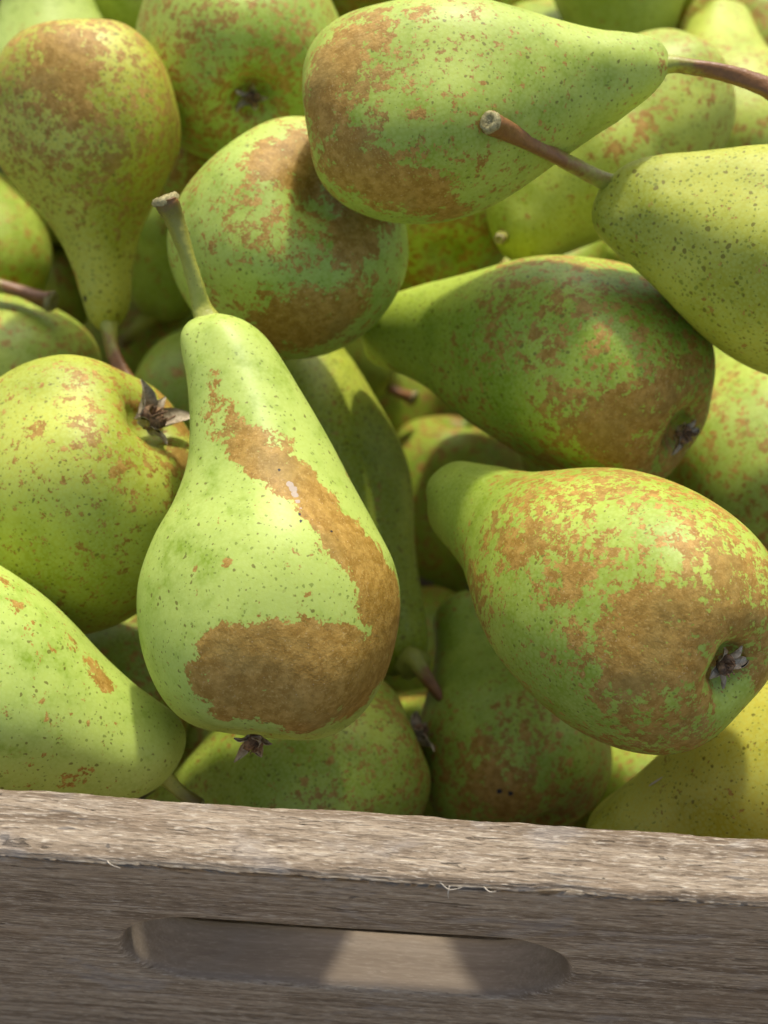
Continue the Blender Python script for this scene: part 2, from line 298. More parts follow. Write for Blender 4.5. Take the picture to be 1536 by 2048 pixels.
# ------------------------------------------------------------------ pears
#   loc / M: where a pear lies and how its core axis is turned (columns: side, side, towards the stem)
#   blobs: patches of russet on that pear in millimetres of its own frame (x, y, z, radius, strength)
PEARS = [
    dict(loc=[-0.02351, 0.07233, 0.19634], M=[[0.99658, -0.07298, 0.03865], [-0.00316, 0.43401, 0.9009], [-0.08252, -0.89795, 0.4323]], R=0.03, L=0.09952, bend=(-0.7834, 0), nf=1.0, belly=-0.1, taper=0.0, seed=1058, res=(340, 260), base=0.18, yel=0.05, pale=0.75, spk=1.0, soft=0.5, blobs=[[-21.38, -11.85, 45.83, 3.31, 0.6], [-19.67, -12.89, 39.11, 4.72, 0.6], [-16.77, -14.85, 34.52, 5.9, 0.6], [-11.05, -18.48, 29.52, 5.67, 0.8], [-14.4, -16.15, 34.49, 3.54, 0.5], [-5.98, -20.94, 25.78, 5.55, 1], [0.67, -22.21, 21.91, 6.73, 1], [-4.49, -18.91, 30.9, 4.72, 0.6], [6.79, -22.7, 16.92, 7.68, 1], [13.27, -22.72, 10.72, 8.62, 1], [19.86, -19.2, 5.35, 8.38, 1], [21.78, -18.7, -2.54, 7.2, 1], [24.68, -13.01, -9.43, 7.68, 1], [22.48, -14.31, -16.72, 9.21, 1], [16.48, -21.53, -19.76, 9.8, 1], [8.03, -24.77, -21.68, 10.04, 1], [0.18, -26.23, -20.45, 10.04, 1], [-8.1, -26.26, -20.42, 8.62, 1], [-12.38, -26.3, -17.58, 4.02, 0.9], [-13.09, -21.99, -25.7, 5.2, 0.9], [-5.63, -22.32, -27.0, 8.38, 1], [3.12, -21.71, -27.39, 8.38, 1], [11.73, -21.08, -26.28, 8.38, 1], [25.13, -12.77, 1.26, 6.97, 1], [27.65, -7.0, -4.71, 6.97, 1], [26.97, -5.73, -12.63, 8.38, 1], [21.13, -10.12, -23.19, 8.38, 1], [10.07, -18.78, -29.45, 8.38, 1], [-0.95, -2.93, -29.44, 6.97, 1], [-9.18, -17.49, -31.22, 4.02, 0.8], [-16.01, -21.49, -23.86, 3.54, 0.8], [6.72, -27.27, -15.47, 6.97, 1], [14.58, -24.62, -14.11, 5.55, 1], [-18.9, -23.99, -0.87, 1.06, 0.75], [-12.05, -28.25, 0.28, 1.42, 0.75], [5.89, -29.57, -4.62, 1.06, 0.6], [12.95, -5.81, 28.32, 2.6, 0.42], [9.94, -5.68, 32.99, 2.36, 0.36], [6.71, -29.45, -3.75, 1.65, 0.35], [4.91, -29.3, -8.0, 1.65, 0.45]], dark=[[-3.21, -21.8, 23.98, 0.35], [2.55, -26.74, 13.29, 0.41], [3.04, -27.49, 11.73, 0.41], [9.8, -25.22, 10.69, 0.41]], white=[[-0.44, -23.2, 20.61, 0.83], [0.41, -23.61, 19.58, 0.94], [0.94, -24.25, 18.22, 0.83], [1.77, -24.99, 16.54, 0.59], [2.58, -25.77, 14.92, 0.35]], stem=[[-22.75, 0.0, 60.19, 3.9439999999999995], [-26.74, -0.34, 66.93, 2.32], [-28.74, -3.33, 71.78, 1.82], [-32.03, -6.63, 78.45, 1.81], [-35.33, -9.79, 84.45, 2.4], [-37.27, -12.35, 87.33, 2.99], [-37.99, -13.09, 88.58, 3.1]], stype=0.15, cal=(0.9, 0.7, 0.004), label='large pale green pear with a brown russet band, standing out in the foreground centre'),
    dict(loc=[0.05591, 0.07346, 0.20023], M=[[0.45968, 0.66685, -0.58652], [0.68081, 0.15946, 0.71489], [0.57025, -0.72793, -0.3807]], R=0.0305, L=0.10786, bend=(0.0733, 0), nf=0.95, belly=0, taper=0.0, seed=71, res=(230, 180), base=0.555, yel=0.12, pale=0.25, spk=1.0, soft=0.95, blobs=[[-0.82, -30.14, 7.68, 9.38, 0.8], [-2.62, -29.12, -7.22, 11.73, 0.76], [-4.56, -23.49, -25.02, 16.42, 0.86], [7.09, -21.83, -29.8, 12.9, 0.74], [18.22, -18.7, -27.04, 11.73, 0.66], [16.12, -14.52, -32.5, 9.38, 0.66], [7.16, -28.6, -8.84, 10.56, 0.58], [13.46, -9.52, -35.54, 9.38, 0.75], [-2.59, -16.89, -33.74, 12.9, 0.85], [-12.89, -19.65, -27.88, 9.38, 0.8], [-19.31, -17.77, -23.67, 6.45, 0.7], [2.45, 11.51, -36.66, 8.21, 0.78], [-12.0, -13.07, -34.49, 7.04, 0.65], [17.22, -23.02, 12.24, 10.56, 0.58], [22.77, -20.08, -9.28, 10.56, 0.56], [8.23, -28.14, 13.2, 7.04, 0.62], [9.7, -7.55, -36.66, 8.21, 0.85], [4.58, -16.06, -35.1, 9.38, 0.8], [2.25, -12.64, 56.87, 11.14, -0.6], [0.62, -20.95, 32.45, 6.45, -0.35], [15.31, -25.65, -9.38, 7.04, -0.12], [-4.36, -26.25, -18.48, 4.46, -0.32], [-14.98, -26.8, -1.01, 6.45, -0.35], [-6.91, 8.9, -36.66, 5.63, -0.55], [-24.97, -16.36, -12.02, 9.38, -0.22], [-23.83, -19.58, 5.74, 5.87, -0.2], [11.35, -23.65, -25.02, 3.52, -0.25], [5.41, -26.61, -19.23, 3.52, -0.15]], cal=(0.85, 0.4, 0.0005), label='broad russet-covered pear with its dried calyx at lower right, right of the centre pear'),
    dict(loc=[-0.0861, 0.10973, 0.17509], M=[[-0.70735, 0.18858, -0.68124], [0.45374, 0.86012, -0.23303], [0.54201, -0.47395, -0.69398]], R=0.03284, L=0.11001, bend=(0.0055, 0), nf=1, belly=0, taper=0.0, seed=65, res=(230, 180), base=0.38, yel=0.5, pale=0.3, spk=1.0, soft=0.95, blobs=[[20.14, -6.43, -33.53, 7.88, 0.52], [22.63, -12.26, -26.81, 7.88, 0.5], [14.52, -2.57, -37.09, 7.88, 0.52], [16.8, -21.53, -24.23, 3.42, 0.7], [-3.78, -21.0, -33.66, 3.42, 0.7], [-8.48, -21.59, -31.53, 3.15, 0.55], [-1.48, 13.21, -37.3, 6.57, 0.75], [-11.9, -0.48, -37.39, 5.25, 0.9], [-12.14, -8.29, -37.16, 3.94, 0.7], [1.78, 13.53, -37.3, 5.25, 0.8], [-6.7, 10.87, -37.34, 5.25, 0.9], [11.04, -22.68, -30.31, 5.25, 0.36], [7.46, 16.18, -35.81, 5.25, 0.6], [-20.77, -14.99, -30.51, 3.94, 0.6], [-8.34, -18.88, -33.96, 10.51, 0.38], [18.28, -13.33, -30.47, 7.88, 0.46], [26.85, -12.74, -19.56, 7.88, 0.45]], cal=(1.35, 0.95, 0.0025), label='round yellow-green pear at left edge with long shrivelled sepals facing right'),
    dict(loc=[-0.1036, 0.05235, 0.18499], M=[[-0.34849, -0.25934, 0.90072], [-0.85113, 0.49005, -0.18821], [-0.39259, -0.83222, -0.39151]], R=0.02878, L=0.09472, bend=(-0.038, 0), nf=1.15, belly=0.02, taper=0.0, seed=75, res=(130, 96), base=0.3, yel=0.02, pale=0.7, spk=1.0, soft=0.95, blobs=[[-24.22, -14.8, 6.94, 3.74, 0.68], [-16.88, -20.07, 16.27, 2.81, 0.55], [-14.6, -18.68, 23.66, 2.34, 0.55], [-13.39, -13.11, 36.66, 3.98, 0.85], [-15.81, -12.77, 32.29, 3.98, 0.62], [-18.0, -14.2, 26.08, 3.51, 0.55], [10.57, -14.23, 38.79, 3.98, 0.6], [7.64, -14.56, 42.22, 3.04, 0.6], [-19.92, -18.99, 11.26, 3.04, 0.55], [-12.11, -21.63, 20.31, 1.64, 0.6], [-7.34, -25.15, 15.7, 1.17, 0.6], [-1.76, -21.85, 29.6, 0.94, 0.6], [0.05, -22.67, 28.23, 0.94, 0.6], [10.38, -18.81, 30.08, 1.64, 0.55]], stem=[[-1.06, 0.0, 57.1, 3.077], [1.08, 0.17, 62.64, 1.81], [2.48, 0.72, 66.64, 1.58], [3.41, 0.85, 72.25, 1.58]], stype=0.1, label='pale green pear at bottom left, its neck tapering right against the crate rim'),
    dict(loc=[0.00502, 0.17791, 0.25679], M=[[0.22079, 0.0087, 0.97528], [-0.58814, 0.79888, 0.12602], [-0.77803, -0.60143, 0.1815]], R=0.0275, L=0.08958, bend=(-0.0469, 0), nf=1.0, belly=0.0, taper=0.28, seed=585, res=(230, 180), base=0.39, yel=0.12, pale=0.4, spk=1.0, soft=0.95, blobs=[[-13.79, -17.99, -20.93, 12.39, 0.82], [-4.97, -19.27, -24.75, 10.53, 0.9], [-19.5, -16.16, -14.18, 13.01, 0.76], [-9.77, -23.04, -10.45, 8.67, 0.6], [2.04, -26.12, -14.78, 7.43, 0.62], [9.22, -21.65, -21.92, 10.53, 0.95], [15.18, -22.7, -13.59, 10.53, 0.95], [19.21, -21.11, -4.47, 9.29, 0.92], [24.58, -13.84, 0.82, 6.81, 0.85], [3.95, -7.92, -27.99, 5.57, 0.9], [-22.89, -15.16, -0.49, 8.67, 0.6], [-20.36, -16.09, 12.24, 6.19, 0.5], [-5.72, -25.55, -6.49, 13.63, 0.36], [0.35, -28.1, -3.88, 4.96, 0.55], [-6.35, -25.49, -3.91, 3.72, 0.52], [-1.94, -26.74, 7.94, 2.23, 0.55], [-10.49, -21.59, 13.57, 2.97, 0.52], [-6.37, -25.52, 2.75, 7.43, 0.34], [12.86, -25.84, 2.6, 6.19, 0.42], [22.17, -14.99, 8.53, 2.97, 0.5], [-4.63, -24.78, -13.68, 6.19, 0.44], [-1.58, -4.82, 56.89, 2.73, 0.5], [-4.65, -5.07, 55.63, 1.73, 0.5]], stem=[[-1.25, 0.0, 53.78, 3.961], [-1.52, 0.18, 59.44, 2.33], [-0.07, 0.17, 64.79, 1.84], [2.71, -0.04, 72.42, 1.96], [6.87, -0.57, 80.46, 2.21], [10.77, -1.21, 86.06, 2.7]], stype=0.8, label='pear with brown bulb and smooth green neck whose stem runs off the right edge'),
    dict(loc=[0.09968, 0.15503, 0.23467], M=[[0.27509, 0.12143, -0.95372], [0.58336, 0.76743, 0.26597], [0.76421, -0.62953, 0.14027]], R=0.029, L=0.0812, bend=(0, 0), nf=1.1, belly=0, taper=0.12, seed=72, res=(130, 96), base=0.3, yel=0.62, pale=0.3, spk=1.4, soft=0.95, blobs=[[1.37, -7.02, 50.42, 2.0, 0.42], [4.74, -20.6, 23.56, 5.0, 0.3], [-10.0, -20.07, 20.13, 7.5, 0.3]], stem=[[0.0, 0.0, 48.37, 4.691999999999999], [2.55, -1.37, 51.29, 2.76], [3.01, -5.66, 56.4, 2.23], [3.95, -13.13, 65.18, 1.95], [5.05, -22.65, 74.23, 2.02], [5.73, -30.01, 79.73, 2.33], [5.96, -34.24, 82.61, 2.53]], stype=0.7, label='yellow-green pear cut by right edge with a long brown stem pointing up left'),
    dict(loc=[-0.03146, 0.17623, 0.21041], M=[[-0.81771, 0.44366, -0.36676], [0.33833, 0.88591, 0.31734], [0.46571, 0.1354, -0.87452]], R=0.03162, L=0.0838, bend=(0, 0), nf=1, belly=0, taper=0.0, seed=68, res=(230, 180), base=0.42, yel=0.06, pale=0.5, spk=1.0, soft=0.95, blobs=[[16.19, 1.21, -27.31, 9.5, 0.95], [10.34, 5.97, -28.48, 11.54, 0.95], [-1.41, 11.88, -28.48, 11.54, 0.95], [-12.22, -2.27, -28.48, 8.96, 1], [-12.54, -7.13, -28.13, 5.43, 0.8], [11.45, 0.44, -28.48, 6.79, 0.75], [-9.94, 6.95, -28.48, 10.86, 0.95], [21.42, -5.81, -23.96, 3.8, 0.52], [-15.49, -24.6, -12.85, 14.25, 1], [-22.23, -15.21, -18.04, 8.41, 0.9], [-9.4, -28.92, -4.01, 8.14, 0.8], [-4.77, -23.67, -22.52, 4.89, 0.52], [-20.66, -8.55, -24.39, 6.24, 0.62], [22.03, -21.22, 7.63, 4.34, 0.62], [24.33, -16.4, -11.37, 4.89, 0.45], [-3.62, -29.29, -9.98, 6.79, 0.5], [-4.77, -30.12, 0.11, 8.14, 0.6], [-20.46, 5.65, -25.35, 4.07, 0.5], [-13.87, -15.02, -25.17, 6.79, 0.42], [16.0, -26.11, 3.83, 5.43, 0.42]], label='round green and brown pear behind the upright stem of the foreground pear'),
    dict(loc=[0.05085, 0.15484, 0.19286], M=[[0.44327, 0.50266, -0.74219], [0.60581, 0.44227, 0.66135], [0.66069, -0.74278, -0.10847]], R=0.0295, L=0.10065, bend=(-0.681, 0), nf=1.12, belly=0.04, taper=0.0, seed=70, res=(230, 180), base=0.52, yel=0.05, pale=0.1, spk=1.2, soft=0.95, blobs=[[4.37, -27.16, 17.1, 6.12, 0.52], [-3.54, -26.05, 20.21, 4.62, 0.55], [6.0, -25.82, -22.6, 9.52, 0.5], [-9.19, -26.07, -15.46, 11.56, 0.66], [-8.25, -20.98, -26.89, 14.27, 0.85], [4.01, -18.11, -31.95, 9.52, 0.8], [-5.01, -5.68, -33.17, 8.16, 0.8], [-12.49, -10.54, -33.23, 8.16, 0.75], [-25.16, -13.01, 25.05, 5.44, 0.6], [-27.95, -7.46, 14.95, 5.44, 0.62], [16.12, -9.52, -30.41, 5.44, 0.55], [-21.11, -17.86, -12.82, 8.16, 0.58], [5.86, -29.88, 1.0, 6.8, 0.42], [14.25, -27.22, -8.14, 8.16, 0.44], [-10.12, -18.67, 39.46, 14.95, -0.25], [-16.54, -24.18, 1.75, 6.8, -0.3], [-18.27, -14.21, 48.31, 10.88, -0.2]], cal=(0.95, 0.7, 0.003), label='shaded speckled green pear lying directly above the broad russet-covered pear'),
    dict(loc=[-0.05305, 0.26217, 0.21241], M=[[0.95891, 0.1894, -0.21124], [0.23817, -0.13278, 0.9621], [0.15417, -0.97288, -0.17243]], R=0.03255, L=0.10674, bend=(-0.0079, 0), nf=1, belly=0, taper=0.0, seed=67, res=(130, 96), base=0.45, yel=0.08, pale=0.3, spk=1.0, soft=0.95, blobs=[[20.24, -14.34, -29.5, 12.23, 0.52], [-4.66, -17.29, -34.9, 7.64, 0.55], [-10.16, -22.01, -29.49, 6.72, 0.52], [9.91, -10.62, -35.9, 6.11, 0.5], [-23.62, -7.33, -30.19, 5.5, 0.5], [-16.51, 4.51, -35.05, 7.03, 0.48], [-15.9, -5.19, -35.55, 3.67, 0.55], [4.73, -24.24, -30.13, 9.17, 0.48], [19.12, 5.55, -33.14, 6.11, -0.2], [11.47, 3.22, -36.27, 3.67, 0.5]], cal=(0.85, 0.3, 0.0005), label='speckled pear at top with its open dark calyx facing the viewer'),
    dict(loc=[-0.09156, 0.21452, 0.21423], M=[[-0.97233, -0.19622, 0.12676], [-0.23103, 0.72731, -0.64625], [0.03461, -0.65766, -0.75252]], R=0.02623, L=0.08626, bend=(-0.0213, 0), nf=0.68, belly=-0.05, taper=0.0, seed=66, res=(230, 180), base=0.5, yel=0.85, pale=0.1, spk=1.4, soft=0.95, blobs=[[4.31, -23.04, -16.69, 13.55, 0.9], [15.03, -20.12, -7.49, 9.41, 0.64], [2.83, -25.24, -4.21, 11.41, 0.72], [-2.57, -23.19, 10.43, 9.13, 0.64], [9.56, -20.88, 9.81, 8.55, 0.58], [-3.93, -22.91, -18.42, 7.13, 0.7], [15.99, -17.72, 5.53, 7.13, 0.56], [19.23, -2.25, 16.88, 8.55, 0.5], [-3.02, -25.32, -9.23, 7.13, 0.52], [11.58, -7.3, 24.33, 7.13, 0.42], [-1.63, -8.4, 41.84, 14.26, -0.16]], dark=[[6.61, -1.96, 45.44, 1.0], [6.35, -2.06, 46.48, 1.14], [5.29, -5.2, 46.77, 0.86]], orange=[[7.5, -2.15, 40.33, 2.0], [7.09, -2.05, 42.87, 1.71]], stem=[[-0.54, 0.0, 51.64, 4.1819999999999995], [-0.52, -4.4, 56.94, 2.46], [-1.15, -9.63, 61.81, 2.15], [-3.18, -14.35, 68.02, 2.14], [-6.66, -18.45, 75.04, 2.27]], stype=0.7, label='yellow pear at upper left hanging neck down with a small dark bruise'),
    dict(loc=[0.06823, 0.24269, 0.20766], M=[[-0.68726, -0.15725, -0.70918], [0.51295, 0.58623, -0.62708], [0.51435, -0.79474, -0.32223]], R=0.02281, L=0.08555, bend=(0, 0), nf=1.5, belly=0.08, taper=0.0, seed=82, res=(130, 96), base=0.4, yel=0.35, pale=0.45, spk=1.0, soft=0.95, blobs=[[-1.5, -23.55, 20.37, 5.4, 0.62], [-1.94, -22.35, 8.69, 6.0, 0.72], [-2.33, -22.02, -1.1, 5.4, 0.68], [0.25, -22.15, 26.51, 3.9, 0.52], [0.74, -15.34, 43.14, 3.3, 0.45], [1.16, -5.28, 55.25, 3.0, 0.5], [-10.89, -19.84, -2.49, 4.5, 0.5]], stem=[[0.0, 0.0, 51.18, 3.723], [0.12, -4.1, 54.75, 2.19], [0.19, -7.3, 57.28, 1.74], [0.23, -8.66, 58.46, 1.45]], stype=0.1, label="slim pear with a stubby broken stem under the brown-bulbed pear's green neck"),
    dict(loc=[-0.01542, 0.06868, 0.1101], M=[[-0.45196, 0.02042, -0.8918], [0.78199, 0.49011, -0.38508], [0.42922, -0.87142, -0.23748]], R=0.028, L=0.09308, bend=(0.0234, 0), nf=1, belly=0, taper=0.0, seed=76, res=(130, 96), base=0.44, yel=0.12, pale=0.2, spk=1.2, soft=0.95, blobs=[[7.42, -23.68, -21.01, 6.44, 0.46], [3.19, -27.69, -13.91, 5.04, 0.44], [9.17, -8.67, -31.23, 6.16, 0.5], [-8.61, -22.64, -21.78, 8.4, 0.38], [7.2, -24.39, 15.91, 12.6, -0.15]], cal=(1.0, 0.95, 0.003), label='green pear behind the rim at bottom centre with sepals sticking out right'),
    dict(loc=[0.04142, 0.0886, 0.10346], M=[[0.91952, 0.24048, -0.31089], [0.29093, 0.11543, 0.94976], [0.26428, -0.96377, 0.03617]], R=0.028, L=0.0784, bend=(0, 0), nf=0.9, belly=0, taper=0.0, seed=73, res=(230, 180), base=0.47, yel=0.02, pale=0.2, spk=1.0, soft=0.95, blobs=[[-9.73, -23.05, -12.29, 10.21, 0.72], [-7.56, -18.93, -21.77, 11.67, 0.9], [-18.95, -15.08, -11.74, 6.42, 0.6], [6.12, -23.8, -16.75, 7.29, 0.5], [6.13, -12.97, -26.03, 8.17, 0.62], [-16.59, -13.21, -19.4, 8.17, 0.7], [-0.0, -19.49, 20.24, 14.58, -0.3], [13.17, -21.98, -16.82, 7.29, 0.4]], dark=[[-7.42, -19.56, -21.15, 0.73], [-7.03, -19.7, -21.16, 0.58], [-4.74, -18.93, -22.54, 0.73]], label='shaded russet pear behind the rim with two tiny black holes'),
    dict(loc=[0.10924, 0.0544, 0.15192], M=[[-0.32629, 0.2741, -0.90466], [0.86958, 0.46227, -0.17357], [0.37062, -0.84331, -0.38918]], R=0.029, L=0.087, bend=(-0.1, 0), nf=1.1, belly=0, taper=0.0, seed=74, res=(130, 96), base=0.26, yel=1.0, pale=0.05, spk=1.05, soft=0.95, blobs=[[-2.46, -24.05, 15.67, 1.77, 0.5]], label='plain yellow pear in the bottom right corner against the crate rim'),
    dict(loc=[-0.02705, 0.16791, 0.13385], M=[[-0.85317, 0.10579, 0.5108], [-0.42955, 0.4131, -0.80301], [-0.29596, -0.90452, -0.307]], R=0.02928, L=0.11517, bend=(0.0197, 0), nf=1.0, belly=0.03, taper=0.0, seed=77, res=(130, 96), base=0.3, yel=0.4, pale=0, spk=1.5, soft=0.95, blobs=[[-18.5, -22.72, 3.05, 6.17, 0.3]], stem=[[-0.34, -4.12, 74.45, 5.168], [-1.69, -10.31, 74.7, 3.04], [-2.09, -11.43, 80.33, 2.3], [-2.98, -12.2, 87.4, 1.57], [-3.77, -13.06, 92.12, 0.57]], stype=0.62, label='olive green pear wedged right of the foreground pear with a pointed orange-tipped stem'),
    dict(loc=[0.11316, 0.16439, 0.14658], M=[[0.87382, 0.42133, -0.24273], [0.18549, 0.1726, 0.96737], [0.44947, -0.89033, 0.07266]], R=0.02776, L=0.08884, bend=(0, 0), nf=1, belly=0, taper=0.0, seed=209, res=(130, 96), base=0.46, yel=0.1, pale=0.4, spk=1.0, soft=0.95, blobs=[[-10.91, -24.85, -12.57, 7.5, 0.45], [-7.48, -22.14, -21.34, 9.0, 0.42], [-17.24, -23.12, -7.05, 6.0, 0.42]], label='pale speckled pear at right edge below the yellow-green pear with long stem'),
    dict(loc=[0.02625, 0.23081, 0.03364], M=[[-0.99898, 0.04372, 0.01153], [0.02825, 0.80262, -0.59582], [-0.0353, -0.59489, -0.80303]], R=0.02939, L=0.09699, bend=(0, 0), nf=1, belly=0, taper=0.0, seed=78, res=(130, 96), base=0.47, yel=0.05, pale=0, spk=1.0, soft=0.95, blobs=[], label='dark shaded pear deep in the gap left of the broad russet-covered pear'),
    dict(loc=[-0.03573, 0.26596, 0.08664], M=[[-0.39755, -0.06326, 0.9154], [-0.6708, 0.70074, -0.24289], [-0.62609, -0.71061, -0.32101]], R=0.02053, L=0.05954, bend=(0, 0), nf=1, belly=0, taper=0.0, seed=79, res=(130, 96), base=0.43, yel=0.15, pale=0.2, spk=1.0, soft=0.95, blobs=[], stem=[[0.0, 0.0, 34.4, 3.8419999999999996], [3.04, -0.09, 36.89, 2.26], [2.94, -2.78, 43.42, 2.06], [2.45, -5.3, 48.66, 2.8]], stype=0.8, label='small shaded pear neck with short reddish stem deep in the gap at centre'),
    dict(loc=[0.00996, 0.23995, 0.17446], M=[[0.95984, 0.24098, -0.14366], [0.16595, -0.0748, 0.98329], [0.22621, -0.96764, -0.11179]], R=0.02658, L=0.07975, bend=(0, 0), nf=1, belly=0, taper=0.0, seed=81, res=(130, 96), base=0.43, yel=0.15, pale=0.2, spk=1.0, soft=0.95, blobs=[], label='shaded green pear below the brown-bulbed pear and left of the slim one'),
    dict(loc=[0.10463, 0.28182, 0.17754], M=[[0.96667, 0.25599, 0.00432], [-0.05755, 0.20082, 0.97794], [0.24947, -0.94559, 0.20886]], R=0.02739, L=0.08218, bend=(0, 0), nf=1, belly=0, taper=0.0, seed=323, res=(130, 96), base=0.42, yel=0.35, pale=0.3, spk=1.0, soft=0.95, blobs=[[-1.97, -25.07, 8.64, 9.96, 0.5], [-1.1, -26.01, -10.94, 8.3, 0.45]], label='blurred pear with brown top behind the stem that runs off the right edge'),
    dict(loc=[0.12869, 0.34934, 0.16221], M=[[-0.29644, -0.63757, 0.71107], [-0.48126, 0.74282, 0.46541], [-0.82493, -0.20424, -0.52704]], R=0.02759, L=0.08971, bend=(-0.001, 0), nf=1, belly=0, taper=0.0, seed=84, res=(130, 96), base=0.48, yel=0.3, pale=0.4, spk=1.0, soft=0.95, blobs=[], cal=(0.9, 0.4, 0.0005), label='blurred pear in the top right corner with a dark calyx facing left'),
    dict(loc=[0.06717, 0.35746, 0.20481], M=[[-0.97664, 0.14215, 0.16114], [0.00988, 0.77882, -0.62717], [-0.21465, -0.61093, -0.76203]], R=0.02529, L=0.08344, bend=(0, 0), nf=1.45, belly=0.05, taper=0.0, seed=85, res=(130, 96), base=0.28, yel=0.3, pale=0.4, spk=1.0, soft=0.95, blobs=[[7.04, -18.37, 33.33, 1.74, 0.7]], label='blurred pale pear pointing its blunt end down at top right'),
    dict(loc=[0.04831, 0.35385, 0.14951], M=[[0.74821, -0.45196, 0.48571], [-0.42895, 0.22897, 0.87383], [-0.50615, -0.86215, -0.02255]], R=0.02296, L=0.07346, bend=(0, 0), nf=1, belly=0, taper=0.0, seed=86, res=(130, 96), base=0.43, yel=0.15, pale=0.2, spk=1.0, soft=0.95, blobs=[], label='blurred dark green round pear at top, left of the blunt pale one'),
    dict(loc=[-0.12239, 0.29667, 0.16138], M=[[0.96734, -0.20299, -0.15179], [0.2511, 0.68568, 0.68322], [-0.03461, -0.69902, 0.71426]], R=0.026, L=0.08319, bend=(0, 0), nf=1.1, belly=0, taper=0.0, seed=88, res=(130, 96), base=0.25, yel=0.05, pale=0.9, spk=1.0, soft=0.95, blobs=[[1.9, -21.23, 19.72, 5.2, 0.36]], label='blurred pale mint pear at top left behind the yellow pear'),
    dict(loc=[-0.10147, 0.3597, 0.1725], M=[[0.81099, 0.13102, -0.5702], [0.42633, 0.53511, 0.72931], [0.40068, -0.83456, 0.37811]], R=0.0275, L=0.088, bend=(0, 0), nf=1, belly=0, taper=0.0, seed=89, res=(130, 96), base=0.25, yel=0.2, pale=0.6, spk=1.0, soft=0.95, blobs=[], label='blurred light green pear at top between the mint pear and the speckled one'),
    dict(loc=[-0.14647, 0.24818, 0.13614], M=[[0.86696, -0.02777, -0.49761], [0.47534, 0.34615, 0.80884], [0.14979, -0.93777, 0.3133]], R=0.0255, L=0.0816, bend=(0, 0), nf=1, belly=0, taper=0.0, seed=306, res=(130, 96), base=0.43, yel=0.15, pale=0.2, spk=1.0, soft=0.95, blobs=[], label="shaded green pear at left edge beside the yellow pear's tapering body"),
    dict(loc=[-0.12248, 0.18958, 0.13524], M=[[0.21441, 0.25635, -0.94251], [0.75992, 0.56244, 0.32585], [0.61363, -0.78609, -0.07421]], R=0.0261, L=0.08353, bend=(0, 0), nf=1, belly=0, taper=0.0, seed=195, res=(130, 96), base=0.42, yel=0.15, pale=0.3, spk=1.0, soft=0.95, blobs=[[14.16, -21.2, -9.36, 4.75, 0.55]], label='dull green pear at left edge under the cut reddish stem'),
    dict(loc=[-0.06487, 0.20635, 0.11314], M=[[0.88257, -0.38872, 0.26449], [-0.26374, 0.0564, 0.96294], [-0.38924, -0.91963, -0.05274]], R=0.0221, L=0.07073, bend=(0, 0), nf=1, belly=0, taper=0.0, seed=199, res=(130, 96), base=0.38, yel=0.15, pale=0.2, spk=1.0, soft=0.95, blobs=[[-9.5, -19.21, -11.28, 2.68, 0.7]], dark=[[-17.18, -8.33, 12.9, 1.17], [-15.94, -8.52, 15.05, 0.84], [-15.25, -7.04, 17.91, 0.67]], label="shaded pear left of the foreground pear's neck with a black scuff on top"),
    dict(loc=[-0.08065, 0.09773, 0.09998], M=[[0.03226, 0.33906, -0.94021], [0.86507, 0.4617, 0.19618], [0.50062, -0.81968, -0.27842]], R=0.02378, L=0.07609, bend=(0, 0), nf=1, belly=0, taper=0.0, seed=203, res=(130, 96), base=0.43, yel=0.15, pale=0.2, spk=1.0, soft=0.95, blobs=[], label='shaded speckled pear under the round yellow-green pear at lower left'),
    dict(loc=[-0.05063, 0.09939, 0.0654], M=[[-0.75461, -0.4966, 0.42889], [-0.61043, 0.77106, -0.18124], [-0.2407, -0.39858, -0.88499]], R=0.01897, L=0.06069, bend=(0, 0), nf=1, belly=0, taper=0.0, seed=205, res=(130, 96), base=0.43, yel=0.15, pale=0.2, spk=1.0, soft=0.95, blobs=[], cal=(1.1, 0.8, 0.002), label="dark pear with withered sepals in the gap beneath the foreground pear's left side"),
    dict(loc=[0.08923, 0.08284, 0.07041], M=[[0.77958, 0.46085, -0.42411], [0.47482, 0.00668, 0.88006], [0.40841, -0.88745, -0.21361]], R=0.023, L=0.0736, bend=(0, 0), nf=1, belly=0, taper=0.0, seed=207, res=(130, 96), base=0.43, yel=0.15, pale=0.2, spk=1.0, soft=0.95, blobs=[], label='dark shaded pear in the gap between the holed russet pear and yellow corner pear'),
    dict(loc=[0.11651, 0.4023, 0.16287], M=[[0.97419, 0.09341, 0.20551], [-0.22494, 0.47854, 0.84876], [-0.01906, -0.87308, 0.4872]], R=0.0253, L=0.08096, bend=(0, 0), nf=1, belly=0, taper=0.0, seed=87, res=(130, 96), base=0.43, yel=0.15, pale=0.2, spk=1.0, soft=0.95, blobs=[], label='blurred dark green pear at the very top near the right corner'),
    dict(loc=[-0.01209, 0.36106, 0.18626], M=[[0.99065, -0.08557, 0.10625], [-0.0529, 0.47699, 0.87732], [-0.12576, -0.87474, 0.468]], R=0.0216, L=0.06912, bend=(0, 0), nf=1, belly=0, taper=0.0, seed=213, res=(130, 96), base=0.43, yel=0.15, pale=0.2, spk=1.0, soft=0.95, blobs=[], label='sliver of green pear at the top edge between the two largest upper pears'),
    dict(loc=[-0.06789, 0.25913, 0.16487], M=[[-0.38448, -0.68911, 0.61425], [-0.62867, 0.68271, 0.3724], [-0.67598, -0.24298, -0.69571]], R=0.01812, L=0.05797, bend=(0, 0), nf=1, belly=0, taper=0.0, seed=215, res=(130, 96), base=0.6, yel=0.15, pale=0.2, spk=1.0, soft=0.95, blobs=[], label='dark brown pear in the shadow between the yellow pear and the top speckled one'),
